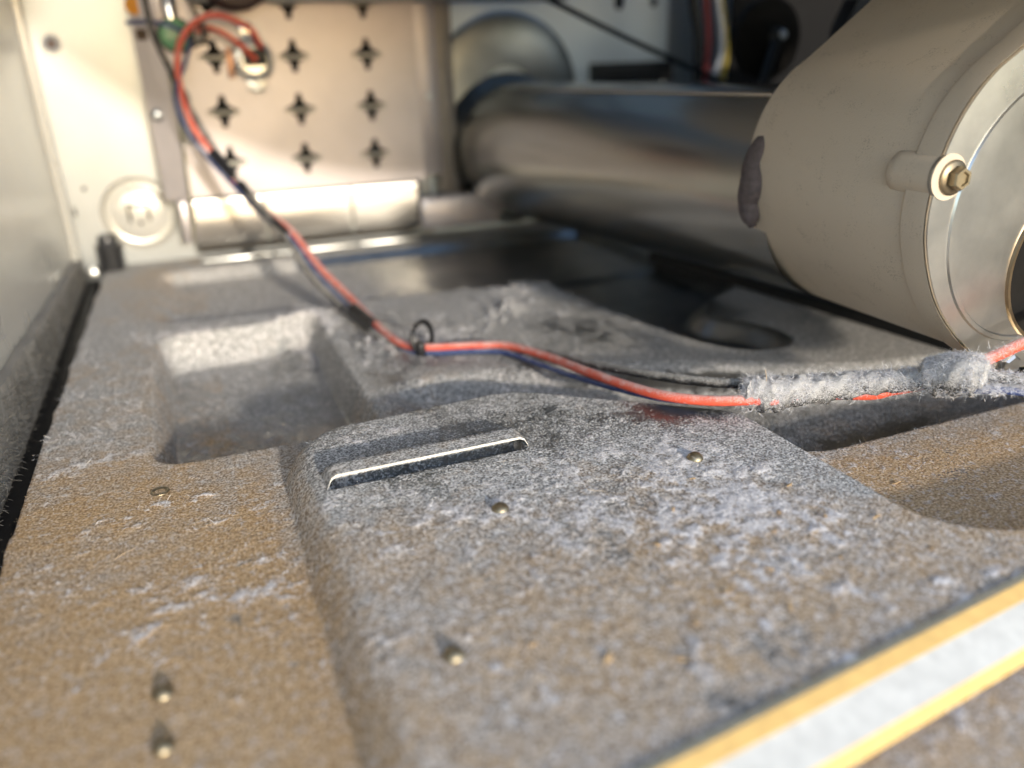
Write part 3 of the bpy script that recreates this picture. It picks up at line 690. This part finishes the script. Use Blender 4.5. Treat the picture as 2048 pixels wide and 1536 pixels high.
# ------------------------------------------------------------------ wiring harness
wh = empty('wiring_harness', (150, 195, 12), 'red, black and blue wire harness with linty tape across the floor', 'wiring harness')
red = [(57.8, 552.0, 128.9), (51.3, 540.0, 140.4), (35.1, 535.0, 147.9), (22.3, 533.0, 145.3), (11.6, 532.0, 134.9), (7.3, 530.0, 121.7), (6.9, 528.0, 105.5), (9.7, 522.0, 89.0), (16.7, 515.0, 75.1), (27.2, 500.0, 58.8), (39.8, 480.0, 43.4), (51.0, 458.0, 33.2), (59.8, 430.0, 18.3), (68.7, 397.0, 8.7), (72.8, 355, 5.0), (76.8, 330.5, 4.0), (85.4, 320.2, 3.6), (105.8, 312.1, 3.8), (118.0, 301.4, 5.0), (125.3, 275.9, 7.0), (128.2, 250.3, 9.6), (131.9, 226.7, 12.0), (137.2, 209.1, 13.6), (147.2, 197.9, 14.3), (158.8, 191.1, 15.0), (166, 186.5, 15.6), (178.5, 181, 17.2), (188.6, 172.1, 18.6), (193.7, 169.2, 20.2), (198.7, 164.6, 22.5), (201, 158, 27), (204.4, 153.6, 31.0), (208.0, 152.0, 33.0), (214.3, 150.9, 35.0), (226, 149.5, 38.5), (250, 146, 45)]
red2 = [(55.4, 552.0, 120.9), (44.5, 542.0, 132.3), (34.1, 540.0, 139.6), (25.9, 548.0, 142.2), (22, 554, 140)]
black = [(-3.9, 535.0, 158), (-3, 535.0, 140.5), (0.3, 535.0, 127.3), (5.1, 534.0, 113.6), (9.0, 531.5, 99.9), (15.0, 525.0, 85.5), (21.3, 513.0, 71.8), (28.9, 497.0, 57.5), (38.8, 477.0, 43.5), (47.2, 457.0, 30.8), (54.3, 428.0, 14.6), (64.0, 396.0, 4.5), (70.4, 356, 2.0), (76.9, 331.5, 1.8), (85.2, 320.0, 1.6), (105.8, 312.5, 1.8), (120.4, 298.7, 3.6), (128.5, 280.7, 6.6), (134.5, 250.8, 10.6), (141.2, 227.9, 14.0), (150.0, 210.3, 16.2), (161.4, 196.8, 18.0), (169, 192, 19), (179.5, 185, 20), (189, 177, 22), (196, 169, 24.5), (201, 160, 27.5), (205, 152, 30), (211, 145, 30), (224, 135, 29), (245, 124, 30)]
blue = [(-15.9, 545.0, 145.0), (-3.1, 540.0, 145.1), (9.6, 537.0, 141.7), (16.0, 535.0, 134.9), (11.2, 531.0, 121.6), (4.9, 528.0, 111.0), (3.2, 525.0, 98.7), (6.8, 519.0, 84.9), (14.7, 511.0, 71.1), (26.2, 496.0, 55.7), (38.4, 478.0, 39.6), (48.8, 456.0, 31.5), (57.4, 428.0, 15.8), (66.5, 396.0, 5.0), (71.3, 354, 2.6), (76.9, 330.0, 1.6), (85.4, 318.7, 1.5), (105.6, 310.0, 1.8), (116.4, 299.1, 2.6), (122.9, 273.9, 4.0), (127.3, 252.9, 6.0), (132.0, 231.8, 8.6), (138.4, 214.1, 10.6), (148.4, 203.0, 11.6), (159.5, 195.1, 12.8), (168, 188.5, 16), (178.5, 182.5, 18), (187.5, 175.2, 20.5), (195.5, 166, 23.6), (200, 155, 25), (203, 147, 27), (208.3, 142.6, 27.5), (218, 136, 27), (240, 126, 27)]
mk('red_wire', *tube(red, 1.75, 14, 8), M['red'], wh, True)
mk('red_wire', *tube(red2, 1.6, 12, 8), M['red'], wh, True)
mk('black_wire', *tube(black, 1.7, 14, 8), M['wblack'], wh, True)
mk('blue_wire', *tube(blue, 1.15, 12, 8), M['blue'], wh, True)
mk('thin_black_wire', *tube([(15, 540, 175), (19, 540, 158), (25, 540, 141), (22, 538, 134), (15, 536, 131)], 1.3, 10), M['wblack'], wh, True)
mk('thin_black_wire', *tube([(2, 552, 122), (6, 548, 112), (10, 545, 104), (9, 541, 98)], 1.1, 10), M['wblack'], wh, True)
mk('tape_sleeve', *tube([(18.0, 513.5, 73.5), (22.6, 507, 66.5), (26.8, 500.5, 59.3)], 3.2, 14), M['black'], wh, True)
mk('tape_sleeve', *tube([(29.5, 497, 56.5), (38.5, 479.5, 43.2), (48.6, 457.5, 32.6)], lambda u: 3.0-.8*u, 14), M['black'], wh, True)
mk('tape_sleeve', *tube([(67.2, 383, 6.2), (69.3, 371, 5.0), (71.4, 358, 4.2)], 3.4, 14), M['black'], wh, True)
# releasable tie looped round the wires
zc = Vector((83.5, 322, 8.0)); zt = []
for k in range(29):
    a = 2*math.pi*k/28*.97+2.4
    zt.append((zc.x+5.4*math.cos(a)+1.4, zc.y+2.5*math.sin(a)*.6+3.4*math.cos(a), zc.z+6.4*math.sin(a)))
v, f = tube(zt, 1.25, 4, 2)
mk('cable_tie', v, f, M['black'], wh, True)
mk('cable_tie_head', *box(81.2, 84.6, 316, 321, 1.0, 7, .8), M['black'], wh, True)
# tape wrap, lumpy, covered in lint
wp = [(158.6, 196.2, 15.4), (162, 193.2, 15.8), (168, 188.8, 16.6), (178.5, 182.8, 18.4), (187.5, 175.5, 20.9), (195.1, 167.3, 23.9), (199.1, 160.9, 26.2)]
lump = lambda sd: (lambda i, k: 1+.22*(random.Random(i//2*31+k//2*7+sd).random()-.5)+.10*math.sin(i*1.3+k))
rw = lambda u: float(np.interp(u, [0, .05, .25, .42, .6, .8, 1], [3.4, 5.0, 5.6, 4.9, 4.2, 3.5, 3.0]))
tw = mk('tape_wrap', *tube(wp, rw, 18, 8, True, True, lump(1)), M['tape'], wh, True)
wp2 = [(198.2, 162.2, 25.5), (200.4, 159.6, 27.0), (202.3, 155.7, 28.6), (204.2, 150.9, 30.3), (205.6, 147.2, 30.8)]
rw2 = lambda u: float(np.interp(u, [0, .15, .5, .8, 1], [3.4, 5.6, 6.6, 6.0, 4.0]))
mk('tape_wrap', *tube(wp2, rw2, 18, 8, True, True, lambda i, k: 1+.10*math.sin(k*1.1+i*.22)+.06*math.sin(i*.6+k*.7)), M['tape'], wh, True)
def fuzz_on(path, rad, n, L, w, lift, seed):
    pts = catmull(path, 24); N_ = len(pts); P = []; Q = []; rg_ = random.Random(seed)
    for _ in range(n):
        i = rg_.randrange(N_-1); t = (pts[min(i+1, N_-1)]-pts[max(i-1, 0)]).normalized()
        a = Vector((0, 0, 1)); u = (a-t*a.dot(t)).normalized(); b = t.cross(u)
        th = rg_.gauss(0, 1.5); d = u*math.cos(th)+b*math.sin(th); r = rad(i/(N_-1)) if callable(rad) else rad
        pn = float(vnoise(np.array([i*.9]), np.array([th*5.]), 4, seed)[0])
        if pn < .40 and rg_.random() < .88: continue
        P.append(pts[i].lerp(pts[i+1], rg_.random())+d*r*1.0); Q.append(d)
    return np.array([tuple(p) for p in P]), np.array([tuple(p) for p in Q])
for nm, pth, rd, n_, L_, lf, sdn in (('wrap_lint', wp, rw, 16000, 1.6, .9, 3), ('wrap_lint', wp2, rw2, 15000, 1.0, .8, 4)):
    a, b = fuzz_on(pth, rd, n_, L_, .07, lf, sdn); fibres(nm, a, b, L_, .065, M['fuzz'], wh, lf, 1.9)
a, b = fuzz_on(black[26:], 1.8, 7000, 1.4, .07, 1.0, 6); a2, b2 = fuzz_on(blue[29:], 1.2, 3500, 1.2, .07, 1.0, 7); a3, b3 = fuzz_on(red[31:], 1.75, 700, .8, .05, .9, 8)
fibres('wire_lint', np.concatenate([a, a2, a3]), np.concatenate([b, b2, b3]), 1.3, .07, M['fuzz'], wh, 1.0, 1.0)
mk('stray_hair', *tube([(163.2, 190.4, 20.5), (162.6, 190.2, 23.0), (162.2, 190.4, 25.2)], .11, 5), M['fuzzbrown'], wh, True)
# fine whiskers on wire surfaces in focus
a, b = fuzz_on(black[17:23], 1.7, 2200, .5, .05, .8, 11); a2, b2 = fuzz_on(red[18:25], 1.75, 1000, .4, .05, .8, 12)
fibres('wire_dust', np.concatenate([a, a2]), np.concatenate([b, b2]), .45, .05, M['fuzz'], wh, .8, .8)

# ------------------------------------------------------------------ belt, idler and cables at the back
o = mk('drive_belt', *tube([(190, 480, 164), (214.2, 480, 154.1), (272.5, 480, 129.8), (338.2, 480, 104.9), (380, 480, 89)], 1.7, 4, 4), M['belt'], None, False); tag(o, 'thin black drive belt slanting down across the back panel', 'belt')
pu = empty('idler_wheel', (333, 420, 125), 'black round idler wheel hanging above the duct', 'idler wheel')
mk('disc', *lathe((334, 420, 126), 'y', [(20, 5), (22.5, 3), (22.5, -3), (20, -5), (8, -6), (6, -9), (0, -9)], 44), M['hole'], pu, True)
mk('hub', *lathe((334, 414, 127), 'y', [(5.2, 2), (5.2, -4), (3, -6), (0, -6)], 12), M['rail'], pu, True)
mk('axle_bolt', *lathe((336, 409, 128), 'y', [(2.8, 1), (2.8, -2), (2.0, -3), (0, -3)], 6), M['zinc'], pu)
mk('arm', *tube([(334, 410, 126), (327, 407, 110), (322, 406, 96), (318, 406, 84)], 3.0, 8), M['black'], pu, True)
bc = empty('cable_bundle', (356, 500, 100), 'red, white and yellow cables dropping behind the duct', 'cables')
mk('red_cable', *tube([(349, 503, 175), (347.7, 503, 152), (351.3, 503, 127), (350, 503, 100)], 2.0, 10), M['dred'], bc, True)
mk('white_cable', *tube([(354, 500, 175), (355, 500, 152.2), (360.5, 500, 124.0), (355.4, 500, 102)], 2.0, 10), M['white'], bc, True)
mk('yellow_cable', *tube([(358, 504, 175), (360.4, 504, 152.2), (367.6, 504, 120.7), (365, 504, 100)], 1.7, 10), M['yellow'], bc, True)
mk('black_cable', *tube([(335, 502, 175), (336.6, 502, 152.3), (342, 502, 130), (343.9, 502, 100)], 3.4, 10), M['rail'], bc, True)
o = mk('dark_partition', *box(374, 560, 508, 512, -2, 230, 1), M['void_panel'], None, True); tag(o, 'dark grey upright partition behind the black idler wheel', 'partition')
o = mk('motor_bracket', *prism_y([(322, 112), (350, 108), (352, 145), (330, 143), (323, 130)], 345, 356, 1.2), M['black'], None, True); tag(o, 'black motor bracket peeking out behind the beige blower', 'bracket')

mo = empty('drive_motor', (400, 300, 60), 'dark steel drive motor standing behind the blower at right', 'motor')
mk('casing', *lathe((402, 250, 92), 'y', [(30, 0), (56, 4), (58, 10), (58, 88), (52, 96), (20, 98)], 40), M['galv_dark'], mo, True)
mk('cradle', *box(352, 452, 262, 336, -2, 50, 4), M['rail'], mo, True)
# ------------------------------------------------------------------ front edge of the pan, lit strip at the lower right
fs = empty('front_trim', (110, 80, 9), 'white metal trim strip with sun glow painted as amber edges along the front', 'trim strip')
amber = simple('amber_glow_edge', (.86, .56, .20), .6, 0, .1, 300)  # warm sun on the bends painted in as amber
def strip(name, p0, p1, z0, z1, mat, r):
    P0 = Vector(p0); P1 = Vector(p1); return mk(name, *tube([P0, P1], r, 8, 1, True, False), mat, fs, True)
A0, A1 = Vector((30, 72.4, 9.6)), Vector((300, 102.0, 9.6))
dn = (A1-A0).normalized(); nn = Vector((dn.y, -dn.x, 0))
def ribbon(name, o0, o1, z0, z1, mat):
    v = []
    for P_ in (A0, A1):
        v += [P_+nn*o0+Vector((0, 0, z0-9.6)), P_+nn*o1+Vector((0, 0, z1-9.6)), P_+nn*o1+Vector((0, 0, z1-9.6-.8)), P_+nn*o0+Vector((0, 0, z0-9.6-.8))]
    return mk(name, v, [(0, 1, 5, 4), (3, 7, 6, 2), (1, 2, 6, 5), (0, 4, 7, 3), (0, 3, 2, 1), (4, 5, 6, 7)], mat, fs)
ribbon('cream_glow_edge', -9.6, -7.4, 9.3, 10.0, simple('cream_glow', (.80, .69, .46), .7, 0, .15, 400))  # glow beside the strip painted in as a cream band
ribbon('face', -4.0, 3.2, 9.0, 6.4, simple('white_trim', (.64, .635, .60), .5, 0, .14, 260))
ribbon('amber_glow_edge', -7.4, -4.0, 10.0, 9.1, amber)
ribbon('amber_glow_edge', 3.2, 4.9, 6.4, 5.2, amber)

# ------------------------------------------------------------------ rest of the machine, an added blocker and ground that shade and light the view
o = mk('drum', *lathe((240, 60, 482), 'y', [(310, 0), (325, 4), (325, 346), (310, 350)], 96), M['drum'], None, True)
tag(o, 'big pale enamelled drum above the floor pan', 'drum')
o = mk('front_blocker', *box(350, 612, 56, 60, -20, 170, .5), M['wall'], None, True); tag(o, 'white front bulkhead panel added out of view to keep light out at right', 'blocker')  # unseen panel added to block light entering from the right
o = mk('right_wall', *box(612, 614, 20, 581, -20, 420), M['wall']); tag(o, 'pale steel side wall of the cabinet at far right', 'side wall')
gm = mk('ground', [(-6000, -6000, -40), (6000, -6000, -40), (6000, 6000, -40), (-6000, 6000, -40)], [(0, 1, 2, 3)], M['ground']); tag(gm, kind='structure')
